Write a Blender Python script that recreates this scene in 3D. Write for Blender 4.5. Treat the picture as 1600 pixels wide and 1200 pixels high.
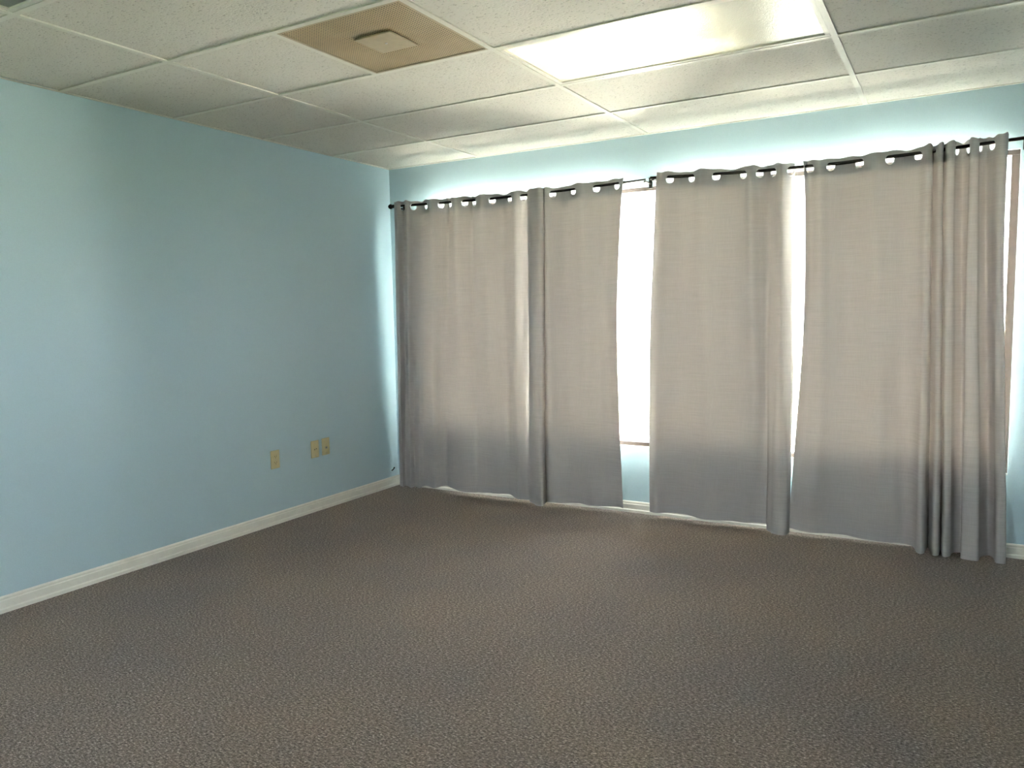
import bpy, bmesh, math, random
from mathutils import Vector, Matrix
random.seed(7)
S = bpy.context.scene
for o in list(bpy.data.objects): bpy.data.objects.remove(o)
COL = S.collection
H = 2.369                                    # ceiling height

# ---------------------------------------------------------------- camera
cam_d = bpy.data.cameras.new('camera'); cam = bpy.data.objects.new('camera', cam_d); COL.objects.link(cam)
yaw, pit, rol, f = -.5227, -.0935, -.0186, 1201.6
F = Vector((math.sin(yaw)*math.cos(pit), math.cos(yaw)*math.cos(pit), math.sin(pit)))
R = Vector((math.cos(yaw), -math.sin(yaw), 0)); U = R.cross(F)
R2 = R*math.cos(rol)+U*math.sin(rol); U2 = -R*math.sin(rol)+U*math.cos(rol)
M = Matrix((R2, U2, -F)).transposed().to_4x4(); M.translation = Vector((3.6785, -4.6127, 1.3042))
cam.matrix_world = M
cam_d.sensor_width = 36; cam_d.sensor_fit = 'HORIZONTAL'; cam_d.lens = f/1600*36; cam_d.clip_start = .05
S.camera = cam
# ---------------------------------------------------------------- light and exposure
S.view_settings.view_transform = 'Standard'; S.view_settings.look = 'None'
S.view_settings.gamma = 1; S.view_settings.use_curve_mapping = False
S.view_settings.exposure = 4.0
W = bpy.data.worlds.new('sky'); S.world = W; W.use_nodes = True
bg = W.node_tree.nodes['Background']; bg.inputs[0].default_value = (.95, .955, 1, 1); bg.inputs[1].default_value = 2.0
sun_d = bpy.data.lights.new('sun', 'SUN'); sun = bpy.data.objects.new('sun', sun_d); COL.objects.link(sun)
sun_d.energy = 30; sun_d.angle = .01; sun_d.color = (1, .92, .82)
sun.rotation_euler = Vector((.70, .03, -1)).to_track_quat('-Z', 'Y').to_euler()   # from behind the building, on the pavement outside
sun.location = (-9, -3, 12)
TUBE = 8.5        # fluorescent tube brightness in the fixtures

# ---------------------------------------------------------------- materials
def new_mat(name):
    m = bpy.data.materials.new(name); m.use_nodes = True; nt = m.node_tree
    return m, nt, nt.nodes['Principled BSDF']
def N(nt, t, **kw):
    n = nt.nodes.new(t)
    for k, v in kw.items():
        if k in n.inputs: n.inputs[k].default_value = v
        else: setattr(n, k, v)
    return n
def ramp(nt, stops):
    r = nt.nodes.new('ShaderNodeValToRGB'); e = r.color_ramp.elements
    e[0].position, e[0].color = stops[0][0], (*stops[0][1], 1)
    e[1].position, e[1].color = stops[-1][0], (*stops[-1][1], 1)
    for p, c in stops[1:-1]:
        q = e.new(p); q.color = (*c, 1)
    return r
def coords(nt, scale=(1, 1, 1), rot=(0, 0, 0)):
    tc = N(nt, 'ShaderNodeTexCoord'); mp = N(nt, 'ShaderNodeMapping')
    mp.inputs['Scale'].default_value = scale; mp.inputs['Rotation'].default_value = rot
    nt.links.new(tc.outputs['Object'], mp.inputs['Vector']); return mp.outputs[0]
def simple(name, c, rough=.5, metal=0, var=.06, nscale=30, bump=0, spec=.5):
    m, nt, b = new_mat(name)
    n = N(nt, 'ShaderNodeTexNoise'); n.inputs['Scale'].default_value = nscale; n.inputs['Detail'].default_value = 4
    nt.links.new(coords(nt), n.inputs['Vector'])
    r = ramp(nt, [(.3, tuple(x*(1-var) for x in c)), (.7, tuple(min(1, x*(1+var)) for x in c))])
    nt.links.new(n.outputs[0], r.inputs[0]); nt.links.new(r.outputs[0], b.inputs['Base Color'])
    b.inputs['Roughness'].default_value = rough; b.inputs['Metallic'].default_value = metal
    b.inputs['Specular IOR Level'].default_value = spec
    if bump:
        bp = N(nt, 'ShaderNodeBump'); bp.inputs['Strength'].default_value = bump; bp.inputs['Distance'].default_value = .002
        nt.links.new(n.outputs[0], bp.inputs['Height']); nt.links.new(bp.outputs[0], b.inputs['Normal'])
    return m
M_wall = simple('wall_paint', (.46, .60, .67), .62, var=.025, nscale=160, bump=.15, spec=.3)
M_trim = simple('white_trim_paint', (.78, .76, .70), .4, var=.03)
M_tee = simple('ceiling_grid_paint', (.68, .65, .58), .45, var=.02)
M_rod = simple('dark_bronze_rod', (.025, .020, .018), .4, .6)
M_frame = simple('bronze_frame', (.10, .075, .065), .45, .4)
M_ring = simple('brushed_nickel', (.52, .50, .50), .35, .8)
M_ivory = simple('ivory_plastic', (.62, .53, .30), .4, var=.02)
M_dark = simple('dark_slot', (.02, .02, .02), .6)
M_cable = simple('black_cable', (.012, .012, .014), .5)
M_house = simple('fixture_white_enamel', (.85, .85, .82), .4, var=.01)
M_ground = simple('pale_concrete', (.58, .56, .52), .9, var=.1, nscale=3)
M_darkgrass = simple('added_dark_lawn_grass', (.055, .075, .03), .9, var=.3, nscale=8)  # kept dark to hold down bounce from the unseen ground
M_shell = simple('plaster', (.7, .7, .68), .8)

def carpet():
    m, nt, b = new_mat('carpet')
    v1 = coords(nt)
    n1 = N(nt, 'ShaderNodeTexNoise', Scale=120., Detail=5.); n1.inputs['Roughness'].default_value = .75
    nt.links.new(v1, n1.inputs['Vector'])
    v2 = coords(nt, (150, 420, 150), (0, 0, .5))
    n2 = N(nt, 'ShaderNodeTexNoise', Scale=.5, Detail=3.); n2.inputs['Roughness'].default_value = .8
    nt.links.new(v2, n2.inputs['Vector'])
    r1 = ramp(nt, [(.38, (.038, .031, .028)), (.47, (.168, .138, .123)), (.54, (.29, .243, .22)), (.63, (.74, .64, .59))])
    mx = N(nt, 'ShaderNodeMix', data_type='FLOAT'); mx.inputs[0].default_value = .5
    nt.links.new(n1.outputs[0], mx.inputs[2]); nt.links.new(n2.outputs[0], mx.inputs[3])
    nt.links.new(mx.outputs[0], r1.inputs[0])
    # broad wear patches
    n3 = N(nt, 'ShaderNodeTexNoise', Scale=1.3, Detail=3.); nt.links.new(v1, n3.inputs['Vector'])
    r3 = ramp(nt, [(.3, (.86, .86, .89)), (.7, (1.12, 1.05, .96))]); nt.links.new(n3.outputs[0], r3.inputs[0])
    mm = N(nt, 'ShaderNodeMix', data_type='RGBA', blend_type='MULTIPLY'); mm.inputs[0].default_value = 1
    nt.links.new(r1.outputs[0], mm.inputs[6]); nt.links.new(r3.outputs[0], mm.inputs[7])
    nt.links.new(mm.outputs[2], b.inputs['Base Color'])
    b.inputs['Roughness'].default_value = .95; b.inputs['Specular IOR Level'].default_value = .1
    b.inputs['Sheen Weight'].default_value = .08; b.inputs['Sheen Roughness'].default_value = .5
    bp = N(nt, 'ShaderNodeBump', Strength=.7, Distance=.006)
    nt.links.new(mx.outputs[0], bp.inputs['Height']); nt.links.new(bp.outputs[0], b.inputs['Normal'])
    return m
M_carpet = carpet()

def tile_mat():
    m, nt, b = new_mat('fissured_ceiling_tile')
    v = coords(nt, (1, 1.6, 1))
    vo = N(nt, 'ShaderNodeTexNoise', Scale=95., Detail=2.); nt.links.new(v, vo.inputs['Vector'])
    sp = ramp(nt, [(.30, (.38, .35, .30)), (.385, (.67, .63, .57))]); nt.links.new(vo.outputs[0], sp.inputs[0])
    n = N(nt, 'ShaderNodeTexNoise', Scale=2., Detail=2.); nt.links.new(v, n.inputs['Vector'])
    r = ramp(nt, [(.3, (.95, .95, .95)), (.7, (1, 1, 1))]); nt.links.new(n.outputs[0], r.inputs[0])
    mm = N(nt, 'ShaderNodeMix', data_type='RGBA', blend_type='MULTIPLY'); mm.inputs[0].default_value = 1
    nt.links.new(sp.outputs[0], mm.inputs[6]); nt.links.new(r.outputs[0], mm.inputs[7])
    nt.links.new(mm.outputs[2], b.inputs['Base Color']); b.inputs['Roughness'].default_value = .9
    bp = N(nt, 'ShaderNodeBump', Strength=.5, Distance=.003)
    nt.links.new(vo.outputs[0], bp.inputs['Height']); nt.links.new(bp.outputs[0], b.inputs['Normal'])
    return m
M_tile = tile_mat()

def cloth_mat(name, trans, refl, tw=.5):
    """woven curtain cloth: reflects a little, lets a little daylight through"""
    m, nt, b = new_mat(name); nt.nodes.remove(b)
    out = nt.nodes['Material Output']
    v = coords(nt, (6, 6, 260)); n = N(nt, 'ShaderNodeTexNoise', Scale=1., Detail=3.); nt.links.new(v, n.inputs['Vector'])
    v2 = coords(nt, (300, 300, 12)); n2 = N(nt, 'ShaderNodeTexNoise', Scale=1., Detail=2.); nt.links.new(v2, n2.inputs['Vector'])
    mx = N(nt, 'ShaderNodeMix', data_type='FLOAT'); mx.inputs[0].default_value = .35
    nt.links.new(n.outputs[0], mx.inputs[2]); nt.links.new(n2.outputs[0], mx.inputs[3])
    rr = ramp(nt, [(.3, tuple(x*.90 for x in refl)), (.7, tuple(x*1.08 for x in refl))])
    rt = ramp(nt, [(.3, tuple(x*.86 for x in trans)), (.7, tuple(x*1.12 for x in trans))])
    nt.links.new(mx.outputs[0], rr.inputs[0]); nt.links.new(mx.outputs[0], rt.inputs[0])
    d = N(nt, 'ShaderNodeBsdfDiffuse'); t = N(nt, 'ShaderNodeBsdfTranslucent'); a = N(nt, 'ShaderNodeAddShader')
    ge = N(nt, 'ShaderNodeNewGeometry'); bk = N(nt, 'ShaderNodeMix', data_type='RGBA')    # pale lining on the window side
    bk.inputs[7].default_value = (.78, .78, .76, 1); nt.links.new(ge.outputs['Backfacing'], bk.inputs[0])
    nt.links.new(rr.outputs[0], bk.inputs[6]); nt.links.new(bk.outputs[2], d.inputs[0]); nt.links.new(rt.outputs[0], t.inputs[0])
    nt.links.new(d.outputs[0], a.inputs[0]); nt.links.new(t.outputs[0], a.inputs[1]); nt.links.new(a.outputs[0], out.inputs[0])
    bp = N(nt, 'ShaderNodeBump', Strength=.25, Distance=.001); nt.links.new(mx.outputs[0], bp.inputs['Height'])
    nt.links.new(bp.outputs[0], d.inputs['Normal'])
    return m
M_cloth = cloth_mat('grey_curtain_cloth', (.0092, .0074, .0060), (.49, .46, .46))
M_band = cloth_mat('doubled_curtain_hem', (.0008, .0007, .0007), (.49, .465, .47))

def lens_mat():
    m, nt, b = new_mat('prismatic_lens'); nt.nodes.remove(b); out = nt.nodes['Material Output']
    t = N(nt, 'ShaderNodeBsdfTranslucent'); d = N(nt, 'ShaderNodeBsdfDiffuse'); g = N(nt, 'ShaderNodeBsdfGlossy')
    t.inputs[0].default_value = (.30, .29, .25, 1); d.inputs[0].default_value = (.26, .28, .26, 1)
    g.inputs['Roughness'].default_value = .28; g.inputs[0].default_value = (.9, .9, .9, 1)
    ck = N(nt, 'ShaderNodeTexVoronoi', Scale=1.); nt.links.new(coords(nt, (170, 170, 1)), ck.inputs['Vector'])
    bp = N(nt, 'ShaderNodeBump', Strength=.4, Distance=.002); nt.links.new(ck.outputs[0], bp.inputs['Height'])
    for x in (t, d, g): nt.links.new(bp.outputs[0], x.inputs['Normal'])
    a = N(nt, 'ShaderNodeAddShader'); mx = N(nt, 'ShaderNodeMixShader'); fr = N(nt, 'ShaderNodeFresnel', IOR=1.5)
    nt.links.new(t.outputs[0], a.inputs[0]); nt.links.new(d.outputs[0], a.inputs[1])
    nt.links.new(fr.outputs[0], mx.inputs[0]); nt.links.new(a.outputs[0], mx.inputs[1]); nt.links.new(g.outputs[0], mx.inputs[2])
    nt.links.new(mx.outputs[0], out.inputs[0]); return m
M_lens = lens_mat()
def emis(name, c, s):
    m, nt, b = new_mat(name); b.inputs['Emission Color'].default_value = (*c, 1); b.inputs['Emission Strength'].default_value = s
    b.inputs['Base Color'].default_value = (.9, .9, .9, 1); return m
M_tube = emis('lit_fluorescent_tube', (1, .955, .88), TUBE)
M_tubeoff = simple('unlit_fluorescent_tube', (.8, .8, .78), .3)
def glass_mat():
    m, nt, b = new_mat('window_glass'); nt.nodes.remove(b); out = nt.nodes['Material Output']
    t = N(nt, 'ShaderNodeBsdfTransparent'); t.inputs[0].default_value = (.93, .97, .96, 1)
    g = N(nt, 'ShaderNodeBsdfGlossy'); g.inputs['Roughness'].default_value = .02
    fr = N(nt, 'ShaderNodeFresnel', IOR=1.45); mx = N(nt, 'ShaderNodeMixShader')
    nt.links.new(fr.outputs[0], mx.inputs[0]); nt.links.new(t.outputs[0], mx.inputs[1]); nt.links.new(g.outputs[0], mx.inputs[2])
    nt.links.new(mx.outputs[0], out.inputs[0]); return m
M_glass = glass_mat()
def perf_mat():
    m, nt, b = new_mat('perforated_tan_metal')
    v = coords(nt, (85, 85, 85))
    vo = N(nt, 'ShaderNodeTexVoronoi', Scale=1.); vo.voronoi_dimensions = '2D'; vo.inputs['Randomness'].default_value = 0
    nt.links.new(v, vo.inputs['Vector'])
    r = ramp(nt, [(.25, (.06, .04, .02)), (.33, (.46, .35, .21))]); nt.links.new(vo.outputs['Distance'], r.inputs[0])
    n = N(nt, 'ShaderNodeTexNoise', Scale=5., Detail=3.); nt.links.new(coords(nt), n.inputs['Vector'])
    r2 = ramp(nt, [(.3, (.86, .84, .80)), (.7, (1.08, 1.08, 1.1))]); nt.links.new(n.outputs[0], r2.inputs[0])
    mm = N(nt, 'ShaderNodeMix', data_type='RGBA', blend_type='MULTIPLY'); mm.inputs[0].default_value = 1
    nt.links.new(r.outputs[0], mm.inputs[6]); nt.links.new(r2.outputs[0], mm.inputs[7])
    nt.links.new(mm.outputs[2], b.inputs['Base Color']); b.inputs['Roughness'].default_value = .55
    bp = N(nt, 'ShaderNodeBump', Strength=.5, Distance=.002); nt.links.new(vo.outputs['Distance'], bp.inputs['Height'])
    nt.links.new(bp.outputs[0], b.inputs['Normal']); return m
M_perf = perf_mat()
M_plate = simple('tan_vent_metal', (.42, .34, .23), .5, var=.05)

# ---------------------------------------------------------------- mesh helpers
def box(bm, x0, x1, y0, y1, z0, z1, bev=0):
    b2 = bmesh.new()
    r = bmesh.ops.create_cube(b2, size=1)
    for v in b2.verts: v.co = Vector(((x0+x1)/2+v.co.x*(x1-x0), (y0+y1)/2+v.co.y*(y1-y0), (z0+z1)/2+v.co.z*(z1-z0)))
    if bev: bmesh.ops.bevel(b2, geom=b2.edges[:], offset=bev, segments=2, affect='EDGES', profile=.5)
    me = bpy.data.meshes.new('t'); b2.to_mesh(me); b2.free(); bm.from_mesh(me); bpy.data.meshes.remove(me)
def tube(bm, p, q, r, seg=16, r2=None):
    p, q = Vector(p), Vector(q); d = q-p
    b2 = bmesh.new(); bmesh.ops.create_cone(b2, cap_ends=True, segments=seg, radius1=r, radius2=r if r2 is None else r2, depth=d.length)
    mt = Matrix.Translation((p+q)/2) @ d.to_track_quat('Z', 'Y').to_matrix().to_4x4()
    b2.transform(mt); me = bpy.data.meshes.new('t'); b2.to_mesh(me); b2.free(); bm.from_mesh(me); bpy.data.meshes.remove(me)
def ball(bm, c, r, sx=1):
    b2 = bmesh.new(); bmesh.ops.create_uvsphere(b2, u_segments=20, v_segments=12, radius=r)
    b2.transform(Matrix.Translation(c) @ Matrix.Diagonal((sx, 1, 1, 1))); me = bpy.data.meshes.new('t'); b2.to_mesh(me); b2.free(); bm.from_mesh(me); bpy.data.meshes.remove(me)
def torus(bm, R, r, mt, n=24, k=8):
    vs = []
    for i in range(n):
        a = 2*math.pi*i/n; row = []
        for j in range(k):
            b = 2*math.pi*j/k
            row.append(bm.verts.new(mt @ Vector(((R+r*math.cos(b))*math.cos(a), (R+r*math.cos(b))*math.sin(a), .6*r*math.sin(b)))))
        vs.append(row)
    for i in range(n):
        for j in range(k): bm.faces.new((vs[i][j], vs[(i+1) % n][j], vs[(i+1) % n][(j+1) % k], vs[i][(j+1) % k]))
def obj(name, bm, mat, parent=None, smooth=False, origin=None):
    me = bpy.data.meshes.new(name)
    if origin is not None:
        bm.transform(Matrix.Translation(-Vector(origin)))
    bmesh.ops.recalc_face_normals(bm, faces=bm.faces[:]) if not smooth == 'open' else None
    bm.to_mesh(me); bm.free(); me.materials.append(mat)
    if smooth:
        for p in me.polygons: p.use_smooth = True
        if smooth is True: me.set_sharp_from_angle(angle=math.radians(40))
    o = bpy.data.objects.new(name, me); COL.objects.link(o)
    if origin is not None: o.location = origin
    if parent: o.parent = parent
    return o
def struct(o): o['kind'] = 'structure'; return o
def empty(name, loc, label=None, cat=None, group=None):
    o = bpy.data.objects.new(name, None); COL.objects.link(o); o.location = loc; o.empty_display_size = .05
    if label: o['label'] = label; o['category'] = cat
    if group: o['group'] = group
    return o
def part(name, bm, mat, root, smooth=False):      # geometry given in world coordinates, child of an Empty at root.location
    bm.transform(Matrix.Translation(-root.location)); return obj(name, bm, mat, root, smooth)
def B(*boxes, bev=0):
    bm = bmesh.new()
    for b in boxes: box(bm, *b, bev=bev)
    return bm

# ---------------------------------------------------------------- the room
XR, YB, TW = 4.449, -6.09, .16                # right wall, back wall, wall thickness
WX0, WX1, WZ0, WZ1 = .31, 3.935, .425, 2.06    # window opening
struct(obj('floor', B((-.0, XR, YB, 0, -.12, 0)), M_carpet))
w = struct(obj('wall_left', B((-TW, 0, YB, TW, -.12, H+.25)), M_wall))
RY0, RY1, RZ0, RZ1 = -5.80, -5.12, .95, 1.80      # unseen side window beside the camera, added to let in fill daylight
struct(obj('wall_right', B((XR, XR+TW, RY1, TW, -.12, H+.25), (XR, XR+TW, YB, RY0, -.12, H+.25), (XR, XR+TW, RY0, RY1, -.12, RZ0), (XR, XR+TW, RY0, RY1, RZ1, H+.25)), M_wall))
BX0, BX1, BZ0, BZ1 = 1.7, 2.75, .95, 1.75           # unseen window behind the camera, added for fill daylight
struct(obj('wall_back', B((BX1, XR+TW, YB-TW, YB, -.12, H+.25), (-TW, BX0, YB-TW, YB, -.12, H+.25), (BX0, BX1, YB-TW, YB, -.12, BZ0), (BX0, BX1, YB-TW, YB, BZ1, H+.25)), M_wall))
bm = B((0, WX0, 0, TW, -.12, H+.25), (WX1, XR, 0, TW, -.12, H+.25), (WX0, WX1, 0, TW, -.12, WZ0), (WX0, WX1, 0, TW, WZ1, H+.25))
struct(obj('wall_window', bm, M_wall))
def baseboard(name, along, a, b, at, side, h=.074):
    """profiled board: cap bead, flat face and shoe strip"""
    prof = [(0, 0), (.018, 0), (.018, .016), (.013, .022), (.013, h-.020), (.010, h-.015), (.010, h-.007), (.006, h), (0, h)]
    bm = bmesh.new(); rows = []
    for t in (a, b):
        rows.append([bm.verts.new((at+side*d, t, z) if along == 'y' else (t, at+side*d, z)) for d, z in prof])
    n = len(prof)
    for i in range(n): bm.faces.new((rows[0][i], rows[1][i], rows[1][(i+1) % n], rows[0][(i+1) % n]))
    bm.faces.new(rows[0]); bm.faces.new(rows[1][::-1])
    return struct(obj(name, bm, M_trim))
baseboard('baseboard_left', 'y', YB, 0, 0, 1)
baseboard('baseboard_window', 'x', 0.018, XR-.018, 0, -1, .072)
baseboard('baseboard_right', 'y', YB, 0, XR, -1)
# ground outside
gnd = struct(obj('ground', B((-25, 35, TW, 45, -.22, -.12)), M_ground))
struct(obj('added_dark_lawn', B((-25, 35, -30, TW, -.22, -.125)), M_darkgrass))  # out of view, put in dark to cut bounce through the fill windows

# window: bronze frame in the opening, one wide window of three bays
FY0, FY1 = .030, .075
win = struct(empty('window_1', (WX0, (FY0+FY1)/2, WZ0)))
fb = .024
part('window_frame', B((WX0, WX1, FY0, FY1, WZ1-fb, WZ1), (WX0, WX1, FY0, FY1, WZ0, WZ0+.03),
     (WX0, WX0+fb, FY0, FY1, WZ0+.03, WZ1-fb), (WX1-fb*1.5, WX1, FY0, FY1, WZ0+.03, WZ1-fb), bev=.002), M_frame, win)
mull = [1.37, 2.69]
for x in mull: part('mullion', B((x-.025, x+.025, FY0, FY1, WZ0+.03, WZ1-fb), bev=.002), M_frame, win)
ed = [WX0+fb] + [v for x in mull for v in (x-.025, x+.025)] + [WX1-fb]
for i in range(0, len(ed), 2):
    part('pane', B((ed[i], ed[i+1], .050, .054, WZ0+.03, WZ1-fb)), M_glass, win)
part('window_sill', B((WX0, WX1, -.0, FY0, WZ0, WZ0+.006)), M_trim, win)

w2 = struct(empty('added_fill_window_side', (XR+.1, (RY0+RY1)/2, RZ0)))  # side fill window, added out of view
part('window_frame', B((XR+.075, XR+.125, RY0, RY1, RZ1-fb, RZ1), (XR+.075, XR+.125, RY0, RY1, RZ0, RZ0+fb),
     (XR+.075, XR+.125, RY0, RY0+fb, RZ0+fb, RZ1-fb), (XR+.075, XR+.125, RY1-fb, RY1, RZ0+fb, RZ1-fb), bev=.002), M_frame, w2)
part('pane', B((XR+.098, XR+.102, RY0+fb, RY1-fb, RZ0+fb, RZ1-fb)), M_glass, w2)
part('window_sill', B((XR, XR+.075, RY0, RY1, RZ0, RZ0+.006)), M_trim, w2)

w3 = struct(empty('added_fill_window_back', ((BX0+BX1)/2, YB-.1, BZ0)))  # rear fill window, added out of view
part('window_frame', B((BX0, BX1, YB-.125, YB-.075, BZ1-fb, BZ1), (BX0, BX1, YB-.125, YB-.075, BZ0, BZ0+fb),
     (BX0, BX0+fb, YB-.125, YB-.075, BZ0+fb, BZ1-fb), (BX1-fb, BX1, YB-.125, YB-.075, BZ0+fb, BZ1-fb), bev=.002), M_frame, w3)
part('pane', B((BX0+fb, BX1-fb, YB-.102, YB-.098, BZ0+fb, BZ1-fb)), M_glass, w3)
part('window_sill', B((BX0, BX1, YB-.075, YB, BZ0, BZ0+.006)), M_trim, w3)

# ---------------------------------------------------------------- ceiling: tiles in a hung grid
ceil = struct(obj('ceiling', B((-TW, XR+TW, YB-TW, TW, H+.25, H+.33)), M_shell))
T = .6096
def gx(k): return 2.011+k*T
def gy(r): return -3.044+r*T if r < 5 else 0.0
XL = [0, gx(-2), gx(0), gx(2), XR]
tw = .012
def tile(x0, x1, y0, y1):
    x0 += tw*.55; x1 -= tw*.55; y0 += tw*.55; y1 -= tw*.55
    dz = random.uniform(-.0012, .0012)
    bm = bmesh.new(); box(bm, x0, x1, y0, y1, H+.006+dz, H+.022+dz)
    for e in (e for e in bm.edges): pass
    bmesh.ops.bevel(bm, geom=[e for e in bm.edges if all(v.co.z < H+.012 for v in e.verts)], offset=.003, segments=1, affect='EDGES')
    obj('ceiling_tile', bm, M_tile, ceil)
LIT = [(2, 2), (2, -2), (1, -4)]             # (bay, row) of fixtures that burn; all but the first added unseen for fill
OFF = [(1, -1)]
for r in range(-5, 5):
    for c in range(len(XL)-1):
        if (c, r) in LIT or (c, r) in OFF: continue
        if (c, r) == (1, 1):
            tile(XL[1], gx(-1), gy(r), gy(r+1)); continue      # the vent fills the other half
        tile(XL[c], XL[c+1], gy(r), gy(r+1))
def tee(x0, x1, y0, y1, z=0):
    bm = B((x0, x1, y0, y1, H+z, H+.006)); mx, my = (x0+x1)/2, (y0+y1)/2
    if x1-x0 > y1-y0: box(bm, x0, x1, my-.002, my+.002, H+.006, H+.035)
    else: box(bm, mx-.002, mx+.002, y0, y1, H+.006, H+.035)
    return bm
for x in XL[1:-1]: obj('grid_tee', tee(x-tw, x+tw, YB, 0), M_tee, ceil)
for r in range(-4, 5):
    y = gy(r)
    for c in range(len(XL)-1):
        x0 = XL[c]+(tw if c else 0); x1 = XL[c+1]-(tw if c < len(XL)-2 else 0)
        obj('grid_tee', tee(x0, x1, y-tw, y+tw, .0006), M_tee, ceil)
obj('grid_tee', tee(gx(-1)-tw, gx(-1)+tw, gy(1)+tw, gy(2)-tw, .0006), M_tee, ceil)
for a in ((0, .014, YB, 0), (XR-.014, XR, YB, 0), (.014, XR-.014, -.014, 0), (.014, XR-.014, YB, YB+.014)):
    obj('edge_angle', B((*a, H+.0003, H+.004)), M_tee, ceil)

# ---------------------------------------------------------------- ceiling fixtures
def fixture(c, r, lit, label, group=None):
    x0, x1, y0, y1 = XL[c]+tw, (XL[c+1] if c < 3 else gx(4))-tw, gy(r)+tw, gy(r+1)-tw
    x1 = min(x1, XR-.02)
    t = empty('ceiling_light', ((x0+x1)/2, (y0+y1)/2, H), label, 'ceiling light', group)
    h = H+.13
    part('housing', B((x0, x1, y0, y0+.003, H+.012, h), (x0, x1, y1-.003, y1, H+.012, h), (x0, x0+.003, y0, y1, H+.012, h),
                      (x1-.003, x1, y0, y1, H+.012, h), (x0, x1, y0, y1, h, h+.003)), M_house, t)
    f_ = .020
    part('door_frame', B((x0, x1, y0, y0+f_, H+.002, H+.012), (x0, x1, y1-f_, y1, H+.002, H+.012), (x0, x0+f_, y0+f_, y1-f_, H+.002, H+.012),
                         (x1-f_, x1, y0+f_, y1-f_, H+.002, H+.012), bev=.0015), M_tee, t)
    part('lens', B((x0+f_, x1-f_, y0+f_, y1-f_, H+.009, H+.0095)), M_lens, t)
    for s in ((y1-y0)*.25, (y1-y0)*.75):
        bm = bmesh.new(); tube(bm, (x0+.03, y0+s, H+.085), (x1-.03 if not lit or r < 0 else x0+.82, y0+s, H+.085), .0125)
        part('fluorescent_tube', bm, M_tube if lit else M_tubeoff, t, True)
    return t
fixture(2, 2, True, 'brightly lit recessed fluorescent ceiling light beside the tan vent')
fixture(1, -1, False, 'unlit teal-looking recessed ceiling light in the top left corner of the view')
fixture(2, -2, True, 'added unseen recessed fill light just above and behind the camera')  # out of view, put in to brighten the room
fixture(1, -4, True, 'added unseen recessed fill light at the back of the room, left of centre')  # likewise an added fill lamp, never in view

# vent: perforated square diffuser with a centre plate
vx0, vx1, vy0, vy1 = gx(-1)+tw, gx(0)-tw, gy(1)+tw, gy(2)-tw
vent = empty('ceiling_vent', ((vx0+vx1)/2, (vy0+vy1)/2, H), 'square tan perforated ceiling air vent with raised centre plate', 'vent')
cx, cy = vent.location.x, vent.location.y
part('vent_frame', B((vx0, vx1, vy0, vy0+.010, H+.001, H+.02), (vx0, vx1, vy1-.010, vy1, H+.001, H+.02), (vx0, vx0+.01, vy0+.01, vy1-.01, H+.001, H+.02),
                     (vx1-.01, vx1, vy0+.01, vy1-.01, H+.001, H+.02)), M_plate, vent)
bm = bmesh.new()                              # perforated face dished upward around the plate
rings = [(.283, 0.004), (.16, .004), (.125, .005), (.100, .007), (.07, .007)]
L = []
for hs, z in rings:
    L.append([bm.verts.new((cx+sx*hs, cy+sy*hs, H+z)) for sx, sy in ((-1, -1), (1, -1), (1, 1), (-1, 1))])
for a, b in zip(L, L[1:]):
    for i in range(4): bm.faces.new((a[i], a[(i+1) % 4], b[(i+1) % 4], b[i]))
bm.faces.new(L[-1])
r_ = bmesh.ops.extrude_face_region(bm, geom=bm.faces[:])
for v in (g for g in r_['geom'] if isinstance(g, bmesh.types.BMVert)): v.co.z += .002
part('perforated_face', bm, M_perf, vent)
bm = bmesh.new(); p = .088
box(bm, cx-p, cx+p, cy-p, cy+p, H-.004, H+.002, bev=.002)
part('center_plate', bm, M_plate, vent)
bm = bmesh.new(); tube(bm, (cx, cy, H-.0065), (cx, cy, H-.004), .005); tube(bm, (cx, cy, H+.002), (cx, cy, H+.025), .01)
part('screw', bm, M_ring, vent, True)

# ---------------------------------------------------------------- curtain rods
def rod(label, pts, bra, fin, thin=None):
    t = empty('curtain_rod', pts[0], label, 'curtain rod')
    bm = bmesh.new()
    for a, b, r in zip(pts, pts[1:], thin): tube(bm, a, b, r)
    part('pole', bm, M_rod, t, True)
    for x, z in bra:
        bm = bmesh.new(); tube(bm, (x, -.100, z-.012), (x, 0, z-.012), .006)
        box(bm, x-.012, x+.012, -.005, 0, z-.04, z+.025, bev=.001)
        box(bm, x-.006, x+.006, -.112, -.088, z-.018, z-.008, bev=.002)
        part('bracket', bm, M_rod, t, True)
    for x, z, s in fin:
        bm = bmesh.new(); tube(bm, (x, -.1, z), (x+s*.02, -.1, z), .013); ball(bm, Vector((x+s*.03, -.1, z)), .018)
        part('finial', bm, M_rod, t, True)
    return t
RZ1 = lambda x: 2.085-.020*math.sin(math.pi*min(max((x-.09)/1.97, 0), 1))
RZ2 = lambda x: 2.090-.030*math.sin(math.pi*min(max((x-2.06)/1.87, 0), 1))
x1s = [.115, .5, .95, 1.3, 1.62, 1.90, 2.035]; x2s = [2.065, 2.3, 2.7, 3.1, 3.5, 3.75, 3.95]
rod('dark bronze curtain rod of the left pair of curtains, thinner at its right end', [(x, -.1, RZ1(x)) for x in x1s],
    [(.135, RZ1(.135)), (2.032, RZ1(2.03))], [(.115, RZ1(.115), -1)], [.0085, .0085, .0085, .0075, .0075, .0055])
rod('dark bronze curtain rod of the right pair of curtains, thicker', [(x, -.1, RZ2(x)) for x in x2s],
    [(2.085, RZ2(2.085)), (3.955, RZ2(3.95))], [(3.95, RZ2(3.95), 1)], [.009]*6)

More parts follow.
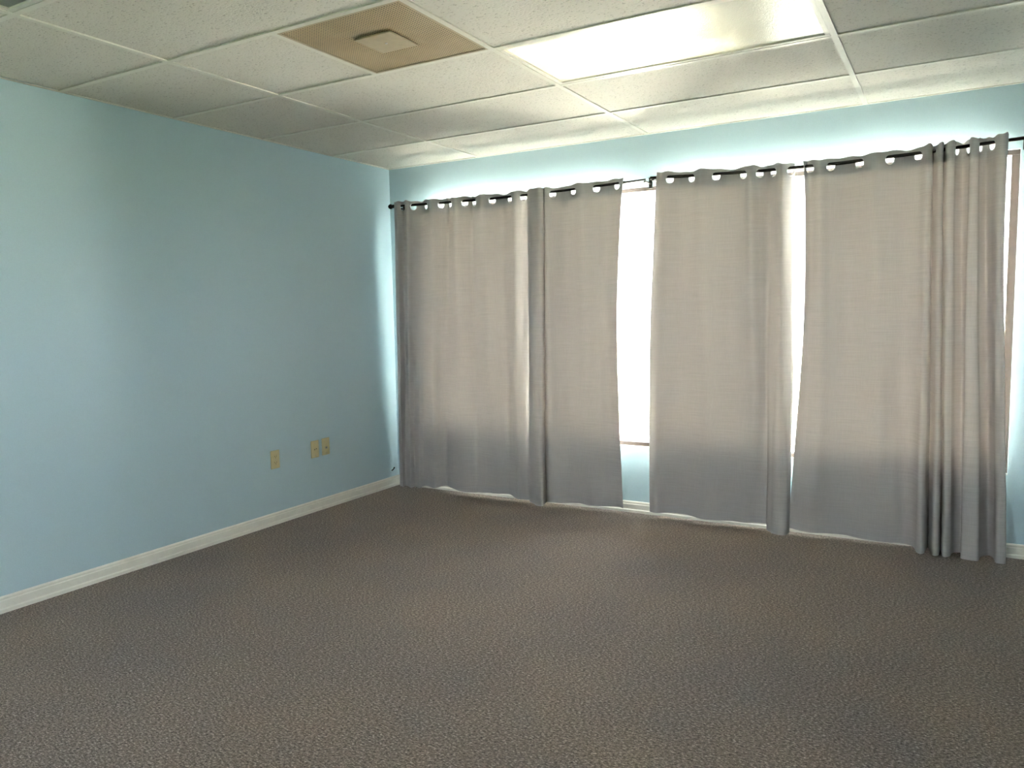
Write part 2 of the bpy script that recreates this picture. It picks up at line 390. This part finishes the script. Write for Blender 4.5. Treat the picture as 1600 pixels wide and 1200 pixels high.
# ---------------------------------------------------------------- curtains
# columns: (x at top, offset from rod, x at hem, offset, grommet here)
c1 = [(0.134,-0.02,0.104,-0.02,0),(0.178,-0.045,0.144,-0.04,0),(0.200,0,0.145,0.01,1),(0.262,-0.04,0.216,-0.04,0),(0.292,0,0.225,0.01,1),(0.345,0.03,0.283,-0.02,0),(0.405,0,0.313,0.01,1),(0.475,-0.04,0.432,-0.04,0),(0.532,0,0.467,0.01,1),(0.570,0.03,0.498,0.03,0),(0.613,0,0.56,0,1),(0.673,-0.04,0.669,-0.03,0),(0.73,0,0.753,-0.01,1),(0.769,0.025,0.794,0.01,0),(0.809,0,0.864,0,1),(0.882,-0.035,0.95,-0.02,0),(0.952,0,1.026,0,1),(1.020,0.03,1.059,0.005,0),(1.091,0,1.100,-0.02,1),(1.144,-0.028,1.14,-0.035,0),(1.195,0,1.190,-0.015,1),(1.262,0.0,1.222,-0.012,0),(1.322,0.004,1.272,0.0,0)]
c2 = [(1.236,-0.025,1.212,-0.02,0),(1.262,-0.03,1.236,-0.035,0),(1.327,-0.055,1.301,-0.055,0),(1.356,-0.04,1.332,-0.04,0),(1.345,0.0,1.315,0.02,0),(1.365,-0.03,1.374,-0.03,0),(1.406,0,1.459,-0.01,1),(1.476,0.025,1.52,0.01,0),(1.555,0,1.581,0,1),(1.635,-0.035,1.658,-0.02,0),(1.713,0,1.731,0,1),(1.783,0.025,1.784,0.01,0),(1.854,0,1.837,0,1),(1.9,-0.02,1.889,-0.02,0)]
c3 = [(2.110,-0.02,2.059,-0.01,0),(2.145,-0.03,2.118,-0.03,0),(2.186,0,2.18,0,1),(2.251,0.025,2.258,0.01,0),(2.318,0,2.341,0,1),(2.389,-0.035,2.415,-0.02,0),(2.46,0,2.496,0,1),(2.537,0.025,2.57,0.01,0),(2.616,0,2.647,0,1),(2.660,-0.035,2.701,0.005,0),(2.704,0,2.75,0.015,1),(2.742,0.025,2.763,0.005,0),(2.78,0,2.776,-0.025,1),(2.826,-0.04,2.833,-0.06,0),(2.868,0,2.883,-0.05,1),(2.888,0.02,2.895,-0.02,0)]
c4 = [(2.935,-0.012,2.887,-0.01,0),(2.966,0,2.935,-0.01,1),(3.019,-0.035,3.024,-0.03,0),(3.072,0,3.104,0,1),(3.144,0.025,3.184,0.02,0),(3.216,0,3.268,0,1),(3.288,-0.035,3.349,-0.02,0),(3.359,0,3.41,0,1),(3.425,0.025,3.464,0.02,0),(3.491,0,3.514,0,1),(3.527,-0.045,3.543,-0.06,0),(3.552,-0.03,3.573,-0.055,0),(3.556,0.02,3.589,0.03,0),(3.58,-0.03,3.611,-0.06,0),(3.602,-0.03,3.64,-0.06,0),(3.604,0.02,3.648,0.02,0),(3.619,-0.04,3.66,-0.06,0),(3.650,-0.04,3.692,-0.05,0),(3.660,0,3.709,0,1),(3.688,0.03,3.738,0.02,0),(3.712,0,3.746,-0.02,1),(3.720,-0.045,3.743,-0.07,0),(3.752,-0.045,3.81,-0.07,0),(3.761,0,3.829,-0.01,1),(3.788,0.03,3.861,0.03,0),(3.812,0,3.882,0,1),(3.834,-0.04,3.893,-0.06,0),(3.865,-0.04,3.933,-0.065,0),(3.877,-0.01,3.933,-0.02,0)]
def cr(p0, p1, p2, p3, t):
    return .5*((2*p1)+(-p0+p2)*t+(2*p0-5*p1+4*p2-p3)*t*t+(-p0+3*p1-3*p2+p3)*t**3)
def spl(vals, t):
    n = len(vals)-1; i = min(int(t), n-1); u = t-i
    g = lambda k: vals[min(max(k, 0), n)]
    return cr(g(i-1), g(i), g(i+1), g(i+2), u)
def curtain(label, cols, rz, hem, bow_l=0, bow_r=0, seed=0):
    rnd = random.Random(seed); n = len(cols)-1
    xt = [c[0] for c in cols]; yt = [c[1] for c in cols]; xb = [c[2] for c in cols]; yb = [c[3] for c in cols]
    hz = [hem(i, n) for i in range(n+1)]
    ph = [rnd.uniform(0, 6.28) for _ in range(6)]
    def P(t, z):
        top = 2.10; v = min(max((top-z)/(top-.02), 0), 1); s = v*v*(3-2*v)*.6+v*.4
        x = spl(xt, t)*(1-s)+spl(xb, t)*s; y = spl(yt, t)*(1-s)+spl(yb, t)*s
        fl = t/n; bow = (bow_l*(1-fl)**6+bow_r*fl**6)*math.sin(math.pi*v**.8)
        env = math.sin(math.pi*min(v*1.4, 1)) if v < .72 else math.sin(math.pi*min(v*1.4, 1))
        wob = .004*math.sin(t*2.1+z*3+ph[0])*v + .003*math.sin(t*3.3-z*5+ph[1])*v + .0022*math.sin(z*15+t*1.7+ph[2])*v*v
        x += .003*math.sin(z*6+t*.7+ph[3])*v*(1-v)*2
        dy = (.030 if y > -.045 else .012)*v**1.5*min(1, (y+.07)/.05+.3)         # the cloth hangs in towards the sill
        return Vector((x+bow+dy*(x-3.68)/4.6, -.1+y+wob+dy, z))
    zc = {}
    gs = [i for i, c in enumerate(cols) if c[4]]
    RH = .0225; A = .031
    segs = []                                 # t samples, grommet zones split in four
    t = 0.0; zones = []
    for g in gs:
        sp = (P(g+.05, 2.06)-P(g-.05, 2.06)).length/.1
        w = min(A/sp, .48); zones.append((g-w, g+w, g))
    def fill(a, b):
        k = max(1, int(math.ceil((b-a)/.125))); return [a+(b-a)*i/k for i in range(k)]
    ts = []; zi = []
    cur = 0.0
    for a, b, g in zones:
        a = max(a, cur+.001); ts += fill(cur, a) if a > cur else []
        i0 = len(ts); ts += [a+(b-a)*i/4 for i in range(4)]; zi.append((i0, g)); cur = b
    ts += fill(cur, n) + [float(n)]
    root = empty('curtain', (xt[0], -.1, .0), label, 'curtain')
    # header band, carries the grommets
    zg = lambda t: rz(P(t, 2.06).x)-.0135
    def hp(t, k):                             # k 0..: rows through the band
        g = zg(t); rows = [g-.050, g-A, g-A/2, g, g+A/2, g+A, g+A+.011]
        z = rows[k]
        if k == 6: z += .0035*math.sin(t*1.9+ph[4]) + .003*math.sin(t*4.1+ph[5])
        return P(t, z)
    bm = bmesh.new(); G = [[bm.verts.new(hp(t, k)) for k in range(7)] for t in ts]
    holes = {}
    for i0, g in zi:
        for a in range(4):
            for b in range(4): holes[(i0+a, 1+b)] = 1
    for i in range(len(ts)-1):
        for k in range(6):
            if (i, k) not in holes: bm.faces.new((G[i][k], G[i+1][k], G[i+1][k+1], G[i][k+1]))
    for i0, g in zi:
        c = P(g, zg(g)); 
        tan = (P(g+.08, c.z)-P(g-.08, c.z)); tan.z = 0; tan.normalize(); up = Vector((0, 0, 1)); nor = tan.cross(up)
        rim = [G[i0+a][1] for a in range(4)] + [G[i0+4][1+b] for b in range(4)] + [G[i0+4-a][5] for a in range(4)] + [G[i0][5-b] for b in range(4)]
        m1 = []; m2 = []
        for j in range(16):
            an = math.radians(-135+22.5*j); q = c+tan*math.cos(an)*RH+up*math.sin(an)*RH
            m2.append(bm.verts.new(q))
        for j in range(16): bm.faces.new((rim[j], rim[(j+1) % 16], m2[(j+1) % 16], m2[j]))
        mt = Matrix((tan, up, nor)).transposed().to_4x4(); mt.translation = c
        b2 = bmesh.new(); torus(b2, RH+.0035, .0042, mt); part('grommet', b2, M_ring, root, True)
    for v in [v for v in bm.verts if not v.link_faces]: bm.verts.remove(v)
    part('header_band', bm, M_band, root, 'open')
    # main cloth and stitched hem
    rows = 70
    tt = [n*i/(n*8) for i in range(n*8+1)]
    bm = bmesh.new(); G = []
    for t in tt:
        zt = zg(t)-.050; zb = spl(hz, t); G.append([bm.verts.new(P(t, zb+.045+(zt-zb-.045)*k/rows)) for k in range(rows+1)])
    for i in range(len(tt)-1):
        for k in range(rows): bm.faces.new((G[i][k], G[i+1][k], G[i+1][k+1], G[i][k+1]))
    part('cloth', bm, M_cloth, root, 'open')
    bm = bmesh.new(); G = []
    for t in tt:
        zb = spl(hz, t); G.append([bm.verts.new(P(t, zb+z)) for z in (0, .015, .03, .045)])
    for i in range(len(tt)-1):
        for k in range(3): bm.faces.new((G[i][k], G[i+1][k], G[i+1][k+1], G[i][k+1]))
    part('hem', bm, M_band, root, 'open')
    return root
curtain('leftmost grey grommet curtain, hanging beside the blue left wall', c1, RZ1,
        lambda i, n: .012 if i < 6 else (.032+.008*math.sin(i*.9) if i < 18 else .022), bow_r=-.030, seed=1)
curtain('grey grommet curtain on the left side of the bare window gap', c2, RZ1,
        lambda i, n: .006 if i < 5 else .024+.016*((i-4)/(n-4))+.003*math.sin(i*1.7), bow_r=-.04, seed=2)
curtain('grey grommet curtain on the right side of the bare window gap', c3, RZ2,
        lambda i, n: (.036+.006*math.sin(i*.8) if i < 12 else .012), bow_l=-.02, bow_r=.012, seed=3)
curtain('rightmost grey grommet curtain with deep pleats bunched at its right side', c4, RZ2,
        lambda i, n: (.036-.022*i/10 if i < 10 else .006), bow_l=.035, bow_r=-.012, seed=4)

# ---------------------------------------------------------------- wall plates on the left wall
def wall_plate(y, z, kind, label):
    t = empty('wall_outlet', (0, y, z), label, 'wall outlet')
    hw, hh = .035, .0575
    bm = bmesh.new(); box(bm, 0, .006, y-hw, y+hw, z-hh, z+hh, bev=.0025); part('cover_plate', bm, M_ivory, t)
    if kind == 'duplex':
        for s in (-1, 1):
            bm = bmesh.new(); box(bm, .005, .0085, y-.016, y+.016, z+s*.0195-.0135, z+s*.0195+.0135, bev=.002)
            rc = part('receptacle', bm, M_ivory, t)
            bm = B((.0083, .0092, y-.008, y-.0055, z+s*.0195-.003, z+s*.0195+.006), (.0083, .0092, y+.0055, y+.008, z+s*.0195-.003, z+s*.0195+.006))
            tube(bm, (.0083, y, z+s*.0195-.008), (.0092, y, z+s*.0195-.008), .0025, 10)
            sl = part('slot', bm, M_dark, t); sl.parent = rc
    elif kind == 'phone':
        bm = B((.006, .009, y-.010, y+.010, z-.010, z+.010), bev=.001); j = part('jack', bm, M_ivory, t)
        bm = B((.0088, .0096, y-.012, y-.004, z-.004, z+.002), (.0088, .0096, y+.004, y+.012, z-.001, z+.005)); part('jack_opening', bm, M_dark, t)
    else:
        bm = bmesh.new(); tube(bm, (.006, y, z-.008), (.009, y, z-.008), .009, 6); tube(bm, (.009, y, z-.008), (.018, y, z-.008), .0048)
        part('coaxial_jack', bm, M_ring, t, True)
    bm = bmesh.new()
    bm.free()
    for s in ((-1, 1) if kind != 'duplex' else (0,)):
        bm = bmesh.new(); tube(bm, (.006, y, z+s*.042), (.0072, y, z+s*.042), .003, 10); part('screw', bm, M_ring, t, True)
wall_plate(-1.230, .409, 'duplex', 'ivory duplex power outlet, leftmost of the three wall plates')
wall_plate(-.882, .417, 'phone', 'ivory wall plate with a dark jack, middle of the three wall plates')
wall_plate(-.780, .420, 'coax', 'ivory wall plate with small round connector, nearest the curtains')
# stub of dark cable poking out of the left wall near the corner
cv = [Vector((0, -.085, .122)), Vector((.008, -.080, .126)), Vector((.013, -.074, .134)), Vector((.014, -.070, .141))]
bm = bmesh.new()
for a, b in zip(cv, cv[1:]): tube(bm, a, b, .0048, 10)
ball(bm, cv[-1], .006)
o = obj('cable_stub', bm, M_cable, None, True, origin=(0, -.085, .122))
o['label'] = 'short black cable stub low on the left wall near the curtain'; o['category'] = 'cable'
